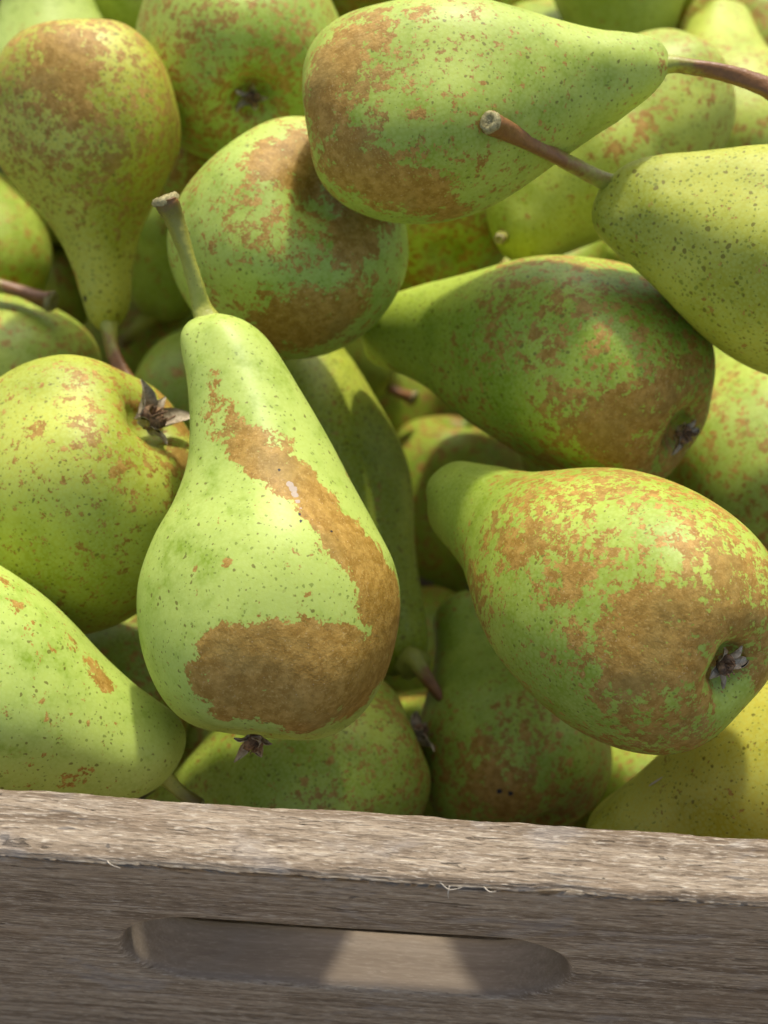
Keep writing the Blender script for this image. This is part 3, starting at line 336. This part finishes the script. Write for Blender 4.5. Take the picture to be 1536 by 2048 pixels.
    dict(loc=[-0.0766, 0.28289, 0.13353], M=[[-0.95992, -0.16009, -0.23006], [0.05744, 0.69104, -0.72053], [0.27433, -0.70487, -0.65415]], R=0.02276, L=0.06828, bend=(0, 0), nf=1.25, belly=0.05, taper=0.0, seed=197, res=(130, 96), base=0.43, yel=0.15, pale=0.2, spk=1.0, soft=0.95, blobs=[], stem=[[0.0, 0.0, 40.04, 4.556], [3.3, 0.37, 47.22, 2.68], [6.04, 0.5, 52.35, 2.33], [8.66, 0.63, 57.26, 2.15]], stype=0.05, label='small bright green pear tip between the yellow pear and the round brown one'),
    dict(loc=[-0.16453, 0.19344, 0.17538], M=[[-0.03743, -0.34358, 0.93838], [-0.70445, 0.67509, 0.21908], [-0.70876, -0.65284, -0.2673]], R=0.02227, L=0.06458, bend=(0, 0), nf=1, belly=0, taper=0.0, seed=217, res=(130, 96), base=0.43, yel=0.15, pale=0.2, spk=1.0, soft=0.95, blobs=[], stem=[[0.0, 0.0, 37.65, 4.165], [0.79, -0.48, 42.65, 2.45], [2.19, -3.64, 50.68, 2.15], [3.66, -7.05, 56.41, 2.6], [4.2, -9.39, 59.63, 3.05]], stype=0.85, label='pear off the left edge showing only its reddish stem with a cut end'),
    dict(loc=[0.10496, 0.24198, 0.14504], M=[[0.26087, 0.20316, -0.94375], [0.61372, 0.71972, 0.32458], [0.74518, -0.66387, 0.06307]], R=0.02163, L=0.0584, bend=(0, 0), nf=1, belly=0, taper=0.0, seed=211, res=(130, 96), base=0.43, yel=0.15, pale=0.2, spk=1.0, soft=0.95, blobs=[], stem=[[0.0, 0.0, 33.67, 4.012], [-0.15, 2.0, 24.6, 2.36], [0.63, 1.57, 28.43, 2.19], [0.63, 1.03, 31.95, 2.36]], stype=0.1, label='hidden pear showing a pale stem below the yellow-green pear with long stem'),
    dict(loc=[-0.13427, 0.29924, 0.05111], M=[[-0.84229, -0.37044, 0.39156], [-0.49071, 0.82758, -0.27262], [-0.22306, -0.42176, -0.87884]], R=0.02934, L=0.09387, bend=(0, 0), nf=1.0, belly=0.0, taper=0.0, seed=198, res=(130, 96), base=0.46, yel=0.1, pale=0, spk=1.0, soft=0.95, blobs=[], label="dark pear deep in the gap below the yellow pear's stem"),
    dict(loc=[0.06551, 0.2657, 0.01034], M=[[-0.30494, 0.26783, -0.91394], [0.75366, 0.65456, -0.05964], [0.58225, -0.70698, -0.40145]], R=0.02744, L=0.0878, bend=(0, 0), nf=1.0, belly=0.0, taper=0.0, seed=200, res=(130, 96), base=0.46, yel=0.1, pale=0, spk=1.0, soft=0.95, blobs=[], label='dark pear deep in the gap between the shaded speckled and broad russet pears'),
    dict(loc=[0.11095, 0.21753, 0.07412], M=[[-0.86617, 0.11865, 0.48545], [-0.24339, 0.74826, -0.61714], [-0.43647, -0.65271, -0.61925]], R=0.027, L=0.0864, bend=(0, 0), nf=1.0, belly=0.0, taper=0.0, seed=202, res=(130, 96), base=0.46, yel=0.1, pale=0, spk=1.0, soft=0.95, blobs=[], label='dark pear deep in the gap at right behind the broad russet pear'),
    dict(loc=[0.0643, 0.29998, 0.11315], M=[[-0.34316, -0.05161, 0.93786], [-0.58769, 0.7907, -0.17152], [-0.73271, -0.61003, -0.30167]], R=0.027, L=0.0864, bend=(0, 0), nf=1.0, belly=0.0, taper=0.0, seed=204, res=(130, 96), base=0.46, yel=0.1, pale=0, spk=1.0, soft=0.95, blobs=[], label='dark pear deep below the slim pear with the stubby stem'),
    dict(loc=[0.00353, 0.28864, 0.02813], M=[[0.92201, -0.06163, 0.38222], [-0.28985, 0.54463, 0.787], [-0.25667, -0.83641, 0.48429]], R=0.027, L=0.0864, bend=(0, 0), nf=1.0, belly=0.0, taper=0.0, seed=206, res=(130, 96), base=0.46, yel=0.1, pale=0, spk=1.0, soft=0.95, blobs=[], label='dark pear deep in the central gap under the short reddish stem'),
    dict(loc=[0.03559, 0.4084, 0.14415], M=[[0.91928, -0.08099, 0.38519], [-0.25327, 0.62739, 0.73637], [-0.3013, -0.77448, 0.55623]], R=0.0271, L=0.08673, bend=(0, 0), nf=1.0, belly=0.0, taper=0.0, seed=208, res=(130, 96), base=0.46, yel=0.1, pale=0, spk=1.0, soft=0.95, blobs=[], label='blurred dark pear at the top edge behind the brown-bulbed pear'),
    dict(loc=[-0.08753, 0.26796, 0.07306], M=[[-0.50005, -0.00016, -0.866], [0.57002, 0.75276, -0.32929], [0.65194, -0.6583, -0.37632]], R=0.02757, L=0.08823, bend=(0, 0), nf=1.0, belly=0.0, taper=0.0, seed=210, res=(130, 96), base=0.46, yel=0.1, pale=0, spk=1.0, soft=0.95, blobs=[], label="dark pear deep in the gap left of the foreground pear's neck"),
    dict(loc=[0.02105, 0.10663, 0.04338], M=[[-0.9812, 0.00841, 0.19279], [-0.14723, 0.61322, -0.77607], [-0.12475, -0.78987, -0.60045]], R=0.02678, L=0.0857, bend=(0, 0), nf=1.0, belly=0.0, taper=0.0, seed=212, res=(130, 96), base=0.46, yel=0.1, pale=0, spk=1.0, soft=0.95, blobs=[], label='black-shadowed pear deep in the gap at the crate rim'),
    dict(loc=[-0.02039, 0.30593, 0.1177], M=[[-0.45248, 0.27128, -0.84951], [0.56509, 0.82416, -0.0378], [0.68988, -0.49715, -0.52621]], R=0.027, L=0.08641, bend=(0, 0), nf=1.0, belly=0.0, taper=0.0, seed=214, res=(130, 96), base=0.46, yel=0.1, pale=0, spk=1.0, soft=0.95, blobs=[], label='dark pear deep behind the round green and brown pear'),
    dict(loc=[-0.10526, 0.31873, 0.1119], M=[[-0.4463, 0.13372, -0.88484], [0.51115, 0.84969, -0.12941], [0.73454, -0.51004, -0.44757]], R=0.0276, L=0.08833, bend=(0, 0), nf=1.0, belly=0.0, taper=0.0, seed=216, res=(130, 96), base=0.46, yel=0.1, pale=0, spk=1.0, soft=0.95, blobs=[], label='dark pear deep in the gap right of the yellow pear'),
    dict(loc=[0.10568, 0.42564, 0.1144], M=[[-0.44641, 0.4479, -0.77466], [0.55632, 0.81699, 0.15178], [0.70087, -0.3632, -0.61389]], R=0.02771, L=0.08868, bend=(0, 0), nf=1.0, belly=0.0, taper=0.0, seed=344, res=(130, 96), base=0.46, yel=0.1, pale=0, spk=1.0, soft=0.95, blobs=[], label='blurred dark pear at top right behind the blunt pale one'),
    dict(loc=[0.0693, 0.12249, 0.0201], M=[[-0.15096, 0.12927, 0.98005], [-0.86057, 0.47067, -0.19464], [-0.48644, -0.87279, 0.0402]], R=0.02721, L=0.08707, bend=(0, 0), nf=1.0, belly=0.0, taper=0.0, seed=347, res=(130, 96), base=0.46, yel=0.1, pale=0, spk=1.0, soft=0.95, blobs=[], label='dark pear deep behind the shaded russet pear with tiny holes'),
    dict(loc=[-0.04244, 0.39054, 0.15853], M=[[0.95417, -0.20516, 0.21786], [-0.10062, 0.46567, 0.87922], [-0.28183, -0.86085, 0.42369]], R=0.027, L=0.0864, bend=(0, 0), nf=1.0, belly=0.0, taper=0.0, seed=350, res=(130, 96), base=0.46, yel=0.1, pale=0, spk=1.0, soft=0.95, blobs=[], label='blurred pear at the top edge behind the speckled pear with open calyx'),
    dict(loc=[-0.15645, 0.41207, 0.14997], M=[[0.88585, -0.00688, -0.46392], [0.40116, 0.51373, 0.75839], [0.23311, -0.85792, 0.45785]], R=0.027, L=0.0864, bend=(0, 0), nf=1.0, belly=0.0, taper=0.0, seed=353, res=(130, 96), base=0.46, yel=0.1, pale=0, spk=1.0, soft=0.95, blobs=[], label='blurred dark pear in the top left corner behind the mint pear'),
    dict(loc=[0.01799, 0.16325, 0.01902], M=[[-0.92528, -0.03361, 0.37779], [-0.30468, 0.65908, -0.68759], [-0.22589, -0.75132, -0.62008]], R=0.027, L=0.0864, bend=(0, 0), nf=1.0, belly=0.0, taper=0.0, seed=356, res=(130, 96), base=0.46, yel=0.1, pale=0, spk=1.0, soft=0.95, blobs=[], label='black-shadowed pear deep in the gap below the pointed orange-tipped stem'),
    dict(loc=[0.03759, 0.24259, 0.11944], M=[[0.75027, -0.04365, 0.65969], [-0.50177, 0.61213, 0.61117], [-0.43049, -0.78955, 0.43736]], R=0.02725, L=0.08719, bend=(0, 0), nf=1.0, belly=0.0, taper=0.0, seed=359, res=(130, 96), base=0.46, yel=0.1, pale=0, spk=1.0, soft=0.95, blobs=[], label='dark pear deep behind the shaded speckled green pear')  # added out of sight to keep the sun off the deep pears
]
FIBRE_PATH = [(0.07061, 0.05056, 0.15326), (0.07135, 0.05085, 0.15414), (0.07256, 0.05136, 0.1552), (0.07352, 0.05174, 0.15618)]

def field(V, blobs, soft=.45):
    """strongest patch at each vertex (positive) plus thinning patches (negative)"""
    pos = np.full(len(V), -1.0); neg = np.zeros(len(V))
    for x, y, z, r, *s in blobs:
        s = s[0] if s else 1.0
        d = np.linalg.norm(V * 1000 - np.array([x, y, z]), axis=1) / r
        k = np.clip((1 + soft - d) / (2 * soft), 0, 1); k = k * k * (3 - 2 * k)
        if s > 0: pos = np.maximum(pos, k * s)
        else: neg = neg + k * s
    return pos, neg

def sepal_mesh(length, width, curl, twist, seed):
    rnd = random.Random(seed); n, w = 9, 5; V, Fc = [], []
    for side in (0, 1):
        for i in range(n):
            t = i / (n - 1)
            hw = width * (1 - t ** 1.5) * (.75 + .5 * math.sin(t * 2.4)) * .5 + .00012
            a = curl[0] + (curl[1] - curl[0]) * t
            if i == 0: cx, cz = 0.0, 0.0
            else: cx += math.cos(a) * length / n; cz += math.sin(a) * length / n
            for j in range(w):
                u = j / (w - 1) * 2 - 1
                fold = (u * u - .4) * hw * (.55 + .5 * t) + math.sin(u * 3 + seed + t * 5) * hw * .22 + rnd.uniform(-1, 1) * hw * .09
                tw = twist * t
                y = u * hw * math.cos(tw) - fold * math.sin(tw); zz = u * hw * math.sin(tw) + fold * math.cos(tw)
                V.append((cx - math.sin(a) * (zz + side * .00022), y, cz + math.cos(a) * (zz + side * .00022)))
    o = n * w
    for i in range(n - 1):
        for j in range(w - 1):
            a = i * w + j; Fc.append((a, a + w, a + w + 1, a + 1)); Fc.append((o + a, o + a + 1, o + a + w + 1, o + a + w))
    edge = [i * w for i in range(n)] + [(n - 1) * w + j for j in range(1, w)] + [i * w + w - 1 for i in range(n - 2, -1, -1)] + [j for j in range(w - 2, 0, -1)]
    for k in range(len(edge)):
        a, b = edge[k], edge[(k + 1) % len(edge)]; Fc.append((a, b, o + b, o + a))
    return mesh("sepal", V, Fc)

def make_calyx(pear, p):
    size, lift, out = p['cal']; R, L = p['R'], p['L']; rnd = random.Random(p['seed'] + 5)
    ax, ay = pear_axis(np.array(-Z0 * L), R, L, p['bend'])
    zc = -Z0 * L + .040 * L - out
    # the withered flower: a ragged cup with stamens
    V, Fc = [], []
    prof = [(.0, .0), (.0016, -.0002), (.0026, -.0014), (.0030, -.0034), (.0027, -.0046), (.0018, -.0036), (.0008, -.0020), (0, -.0016)]
    seg = 18
    for i, (r, z) in enumerate(prof):
        for j in range(seg):
            a = 2 * math.pi * j / seg; k = 1 + .22 * math.sin(3 * a + i) + rnd.uniform(-.12, .12)
            V.append((r * size * k * math.cos(a), r * size * k * math.sin(a), z * size * (1 + rnd.uniform(-.15, .25))))
    for i in range(len(prof) - 1):
        for j in range(seg): Fc.append((i * seg + j, i * seg + (j + 1) % seg, (i + 1) * seg + (j + 1) % seg, (i + 1) * seg + j))
    for k in range(13):
        a = rnd.uniform(0, 6.28); r = rnd.uniform(.0005, .0021) * size; b = rnd.uniform(0, 6.28); ln = rnd.uniform(.002, .0045) * size
        v, f, _ = tube([(r * math.cos(a), r * math.sin(a), -.001), (r * 1.2 * math.cos(a), r * 1.2 * math.sin(a), -.0026 * size), (r * 1.2 * math.cos(a) + .35 * ln * math.cos(b), r * 1.2 * math.sin(a) + .35 * ln * math.sin(b), -.0026 * size - ln)],
                       [.00022 * size, .00018 * size, .00026 * size], 5, .2, k)
        o = len(V); V += v; Fc += [tuple(i + o for i in q) for q in f]
    cal = link("calyx", mesh("calyx", V, Fc), HUSK, pear); cal.location = (float(ax), float(ay), zc)
    cal.scale = (.8, .8, .8)
    big = 1.45 if lift > .85 else 1.15
    for k in range(5):
        a = 2 * math.pi * k / 5 + rnd.uniform(-.35, .35)
        ln = rnd.uniform(.0040, .0088) * size * big * (1.25 if rnd.random() < .3 else 1)
        c0 = math.radians(rnd.uniform(50, 85)) * (1 if lift > .6 else .8); c1 = math.radians(rnd.uniform(-70, 40)) * (1.2 - lift) + math.radians(rnd.uniform(-10, 40)) * lift
        s = link("sepal", sepal_mesh(ln, rnd.uniform(.0024, .0038) * size * big, (c0, c1), rnd.uniform(-2.4, 2.4), p['seed'] + k), SEPAL, cal)
        # sepals leave the rim of the cup and point out of the basin (local -z)
        M = Matrix.Rotation(a, 4, 'Z') @ Matrix.Translation((.0022 * size, 0, -.0006)) @ Matrix.Rotation(math.pi, 4, 'X')
        s.matrix_local = M

def make_pear(p):
    nu, nv = p['res']
    V, z, th = pear_verts(p['R'], p['L'], p['bend'], p['nf'], p['belly'], p['seed'], nu, nv, p['taper'])
    inner = V[1:-1].reshape(-1, 3); verts = np.vstack([inner, V[0, :1], V[-1, :1]])
    a = len(inner); Fc = []
    for i in range(nu - 3):
        r0, r1 = i * nv, (i + 1) * nv
        for j in range(nv):
            k = (j + 1) % nv; Fc.append((r0 + j, r0 + k, r1 + k, r1 + j))
    for j in range(nv):
        k = (j + 1) % nv; Fc.append((a, k, j)); Fc.append((a + 1, (nu - 3) * nv + j, (nu - 3) * nv + k))
    me = bpy.data.meshes.new("pear"); me.from_pydata(verts.tolist(), [], Fc); me.update(); me.shade_smooth()
    pos, neg = field(verts, p['blobs'], p['soft'])
    t = (verts[:, 2] / p['L'] + Z0)
    base = p['base'] + .10 * np.clip((.10 - t) / .10, 0, 1) - .10 * np.clip((t - .55) / .3, 0, 1)
    fattr(me, "russet", np.maximum(base + neg, pos + np.minimum(neg, 0) * .9))
    fattr(me, "yellow", np.full(len(verts), p['yel'])); fattr(me, "pale", np.full(len(verts), p['pale'])); fattr(me, "speck", np.full(len(verts), p['spk']))
    for key, nm in (('dark', 'bruise'), ('white', 'scar'), ('orange', 'orange')):
        fattr(me, nm, np.maximum(field(verts, p[key], .6)[0], 0) if key in p else np.zeros(len(verts)))
    o = link("pear", me, SKIN)
    M = Matrix([list(r) for r in p['M']]).to_4x4(); M.translation = Vector(p['loc']); o.matrix_world = M
    tag(o, p['label'], "pear", "pears heaped in the crate")
    if 'stem' in p:
        pts = [tuple(v / 1000 for v in q[:3]) for q in p['stem']]; rad = [q[3] / 1000 for q in p['stem']]
        v, f, al = tube(pts, rad, 16, .17, p['seed'])
        sm = mesh("stem", v, f); fattr(sm, "along", al); fattr(sm, "kind_of_stem", [p['stype']] * len(v))
        st = link("stem", sm, STEM, o)
        d = (Vector(pts[-1]) - Vector(pts[-2])).normalized(); r = rad[-1]
        if r > .0012:
            # the pale scar where it left the twig
            x = d.orthogonal().normalized(); y = d.cross(x); rnd = random.Random(p['seed']); V2, F2 = [], []
            for i, (rr, h) in enumerate(((1.04, -.25), (1.08, .05), (.9, .28), (.55, .30), (.25, .10), (0.02, .2))):
                for j in range(16):
                    an = 2 * math.pi * j / 16; k = 1 + rnd.uniform(-.09, .09)
                    V2.append(Vector(pts[-1]) + (x * math.cos(an) + y * math.sin(an)) * rr * r * k + d * r * (h + rnd.uniform(-.08, .08)))
            for i in range(5):
                for j in range(16): F2.append((i * 16 + j, i * 16 + (j + 1) % 16, i * 16 + 16 + (j + 1) % 16, i * 16 + 16 + j))
            link("stem_end", mesh("stem_end", V2, F2), CUT, st)
    if 'cal' in p: make_calyx(o, p)
    return o

# ------------------------------------------------------------------ the ground and the crate
gv = [(-1.5, -1.5, 0), (1.5, -1.5, 0), (1.5, 1.5, 0), (-1.5, 1.5, 0)]
ground = link("ground", mesh("ground", gv, [(0, 1, 2, 3)], False), BOUNCE_GROUND); ground["kind"] = "structure"

BOARD_T, BOARD_H, HALF_W, DEPTH = 0.0151, 0.172, 0.215, 0.47
crate = bpy.data.objects.new("wooden_crate", None); C.objects.link(crate); crate.location = (0, 0, 0)
tag(crate, "weathered grey wooden crate with a handhold slot, full of pears", "crate")

def board_noise(x, k):
    from mathutils import noise
    return 1.3 * noise.noise(Vector((x * 45, k * 7.3, 0))) + .8 * noise.noise(Vector((x * 170, k * 3.1, 5))) + .45 * noise.noise(Vector((x * 520, k, 9)))

def front_board():
    """upright board, outer face at y=0, with a stadium-shaped handhold cut right through"""
    sx, sz, hl, hr = -0.0020, RIM_Z - 0.0450, 0.0335, 0.0172      # slot centre, half straight length, end radius
    N = 900
    per = 4 * hl + 2 * math.pi * hr; inner = []
    for k in range(N):
        s = per * k / N
        if s < 2 * hl: inner.append((sx + hl - s, sz + hr, 0, 1))
        elif s < 2 * hl + math.pi * hr:
            a = math.pi / 2 + (s - 2 * hl) / hr; inner.append((sx - hl + hr * math.cos(a), sz + hr * math.sin(a), math.cos(a), math.sin(a)))
        elif s < 4 * hl + math.pi * hr: inner.append((sx - hl + (s - 2 * hl - math.pi * hr), sz - hr, 0, -1))
        else:
            a = -math.pi / 2 + (s - 4 * hl - math.pi * hr) / hr; inner.append((sx + hl + hr * math.cos(a), sz + hr * math.sin(a), math.cos(a), math.sin(a)))
    # outer outline: four sides share the points so that corners fall on points
    top, bot = RIM_Z, RIM_Z - BOARD_H
    nt = 330; ns = (N - 2 * nt) // 2
    off = nt // 2 - int(round((hl) / per * N))
    outer = []
    for k in range(nt): outer.append((HALF_W - 2 * HALF_W * k / nt, top))
    for k in range(ns): outer.append((-HALF_W, top - BOARD_H * k / ns))
    for k in range(nt): outer.append((-HALF_W + 2 * HALF_W * k / nt, bot))
    for k in range(ns): outer.append((HALF_W, bot + BOARD_H * k / ns))
    inner = [inner[(k - off) % N] for k in range(N)]
    rings = []
    rd = .0022                                               # worn rounding of the slot's lips
    for a in (90, 60, 30, 0):                                # from the inner wall out onto the face
        r = math.radians(a); rings.append([(ix - nx * 0 + nx * rd * (1 - math.sin(r)), rd * (1 - math.cos(r)), iz + nz * rd * (1 - math.sin(r))) for ix, iz, nx, nz in inner])
    rings = [[(x, y, z) for x, y, z in rg] for rg in rings]
    rings[0] = [(ix, rd, iz) for ix, iz, nx, nz in inner]
    base = rings[-1]
    for t in (.06, .16, .3, .45, .6, .75, .88, .96):
        rings.append([(b[0] * (1 - t) + o[0] * t, 0.0, b[2] * (1 - t) + o[1] * t) for b, o in zip(base, outer)])
    V, Fc = [], []
    er = .0013
    for rg in rings: V += rg
    def outer_ring(inset, y):
        r = []
        for k, (x, z) in enumerate(outer):
            zz = z - inset if k < nt else (z + inset if nt + ns <= k < 2 * nt + ns else min(max(z, bot + inset), top - inset))
            xx = min(max(x, -HALF_W + inset), HALF_W - inset); r.append((xx, y, zz))
        return r
    tail = [outer_ring(er, 0.0), outer_ring(er * .3, er * .3), outer_ring(0, er)]
    ny = 26
    for i in range(1, ny): tail.append(outer_ring(0, er + (BOARD_T - 2 * er) * i / ny))
    tail += [outer_ring(0, BOARD_T - er), outer_ring(er * .3, BOARD_T - er * .3), outer_ring(er, BOARD_T)]
    for rg in tail: V += rg
    back = []
    for t in (.75, .45, .15, .05): back.append([(b[0] * (1 - t) + o[0] * t, BOARD_T, b[2] * (1 - t) + o[1] * t) for b, o in zip(base, outer)])
    for a in (0, 45): r = math.radians(a); back.append([(ix + nx * rd * (1 - math.sin(r)), BOARD_T - rd * (1 - math.cos(r)), iz + nz * rd * (1 - math.sin(r))) for ix, iz, nx, nz in inner])
    for i in range(9): back.append([(ix, BOARD_T - rd - (BOARD_T - 2 * rd) * i / 9, iz) for ix, iz, nx, nz in inner])
    for rg in back: V += rg
    nr = len(rings) + len(tail) + len(back)
    for i in range(nr):
        i2 = (i + 1) % nr
        for k in range(N): Fc.append((i * N + k, i * N + (k + 1) % N, i2 * N + (k + 1) % N, i2 * N + k))
    # wear: uneven arrises, a slightly dished top, one split-off chip on the front edge
    rnd = random.Random(4); W2, stain = [], []
    for x, y, z in V:
        st = 0.0
        e = max(0, 1 - (RIM_Z - z) / .004)
        if e > 0:
            fy = max(0, 1 - y / .004); by = max(0, 1 - (BOARD_T - y) / .004)
            z += e * (.00025 * board_noise(x, 2) - .00022 * (fy + by) * (.5 + .5 * board_noise(x * 1.7, 7)) + rnd.uniform(-.00012, .00012))
            y += e * by * .0004 * board_noise(x * 1.3, 5) + e * fy * .0004 * board_noise(x, 9)
            c = math.exp(-((x - .0425) / .0055) ** 2) * fy * e
            y += c * .0016; z -= c * .0009
            for px, py, r in ((-.0735, .0035, .0011), (-.0520, .0032, .0006)):
                st = max(st, 1.2 * max(0, 1 - math.hypot(x - px, y - py) / r / 1.6))
            for px, py, rx, ry in ((-.0600, .0088, .008, .0011), (-.0640, .0102, .006, .0009), (-.0615, .0066, .004, .0008), (.078, .0055, .009, .0006), (.040, .0105, .006, .0006)):
                st = max(st, .62 * max(0, 1 - (((x - px) / rx) ** 2 + ((y - py) / ry) ** 2)))
        y += .0003 * board_noise(z * 2.2 + x * .15, 3) * (1 - e) if y < .002 else 0
        W2.append((x, y, z)); stain.append(st)
    me = mesh("front_board", W2, Fc); fattr(me, "stain", stain)
    sawn = np.zeros(len(W2)); sawn[:2 * N] = 1.0; sawn[-10 * N:] = 1.0; fattr(me, "sawn", sawn)
    return link("front_board", me, WOOD, crate)

def slat(name, x0, x1, y0, y1, z0, z1, parent, along='x'):
    """a sawn board with eased edges; the grain runs along its length"""
    bm = bmesh.new(); bmesh.ops.create_cube(bm, size=1.0)
    lx, ly, lz = x1 - x0, y1 - y0, z1 - z0
    if along == 'y': lx, ly = ly, lx
    for v in bm.verts: v.co = Vector((v.co.x * lx, v.co.y * ly, v.co.z * lz))
    bmesh.ops.bevel(bm, geom=bm.edges[:], offset=.0014, segments=2, affect='EDGES', profile=.6)
    me = bpy.data.meshes.new(name); bm.to_mesh(me); bm.free(); me.shade_smooth()
    o = link(name, me, WOOD, parent); o.location = ((x0 + x1) / 2, (y0 + y1) / 2, (z0 + z1) / 2)
    if along == 'y': o.rotation_euler.z = math.pi / 2
    return o

front_board()
lowz = RIM_Z - BOARD_H
slat("back_board", -HALF_W, HALF_W, DEPTH, DEPTH + BOARD_T, lowz, RIM_Z, crate)
for sgn in (-1, 1):
    xa = sgn * (HALF_W - .013); xb = sgn * (HALF_W - .001)
    for k in range(2):
        z0 = lowz + .004 + k * .080
        slat("side_slat", min(xa, xb), max(xa, xb), BOARD_T + .001, DEPTH - .001, z0, z0 + .070, crate, 'y')
for k in range(5):
    w = (DEPTH - BOARD_T - .01) / 5
    slat("floor_slat", -HALF_W + .015, HALF_W - .015, BOARD_T + .005 + k * w, BOARD_T + .005 + (k + 1) * w - .012, lowz - .012, lowz - .001, crate)
for k in (-1, 1):
    slat("runner", k * (HALF_W - .05) - .02, k * (HALF_W - .05) + .02, BOARD_T, DEPTH, .0005, lowz - .0125, crate, 'y')
# torn wood fibres on the rim's front edge
for i, (x, pts) in enumerate(((.0165, ((0, .0004, 0), (.002, -.0008, -.0004), (.0045, -.0006, .0005))), (.0185, ((0, 0, -.0003), (-.0002, -.0012, -.0018), (.0001, -.0014, -.0034))), (.0255, ((0, .0002, -.0002), (.0012, -.0008, -.0002), (.0024, -.001, .0006))), (-.052, ((0, .0005, 0), (.001, -.0006, .0004), (.003, -.0008, -.0008))))):
    v, f, _ = tube(pts, [.00016, .00012, .00006], 6, .1, i)
    o = link("splinter", mesh("splinter", v, f), FIBRE, crate); o.location = (x, 0, RIM_Z - .0006)

for p in PEARS: make_pear(p)

# a sliver of dry plant fibre caught on the yellow pear
v, f, _ = tube(FIBRE_PATH, [.00010, .00022, .00020, .00008], 6, .15, 3)
tag(link("plant_fibre", mesh("plant_fibre", v, f), FIBRE), "thin pale plant fibre lying on the plain yellow corner pear", "fibre")
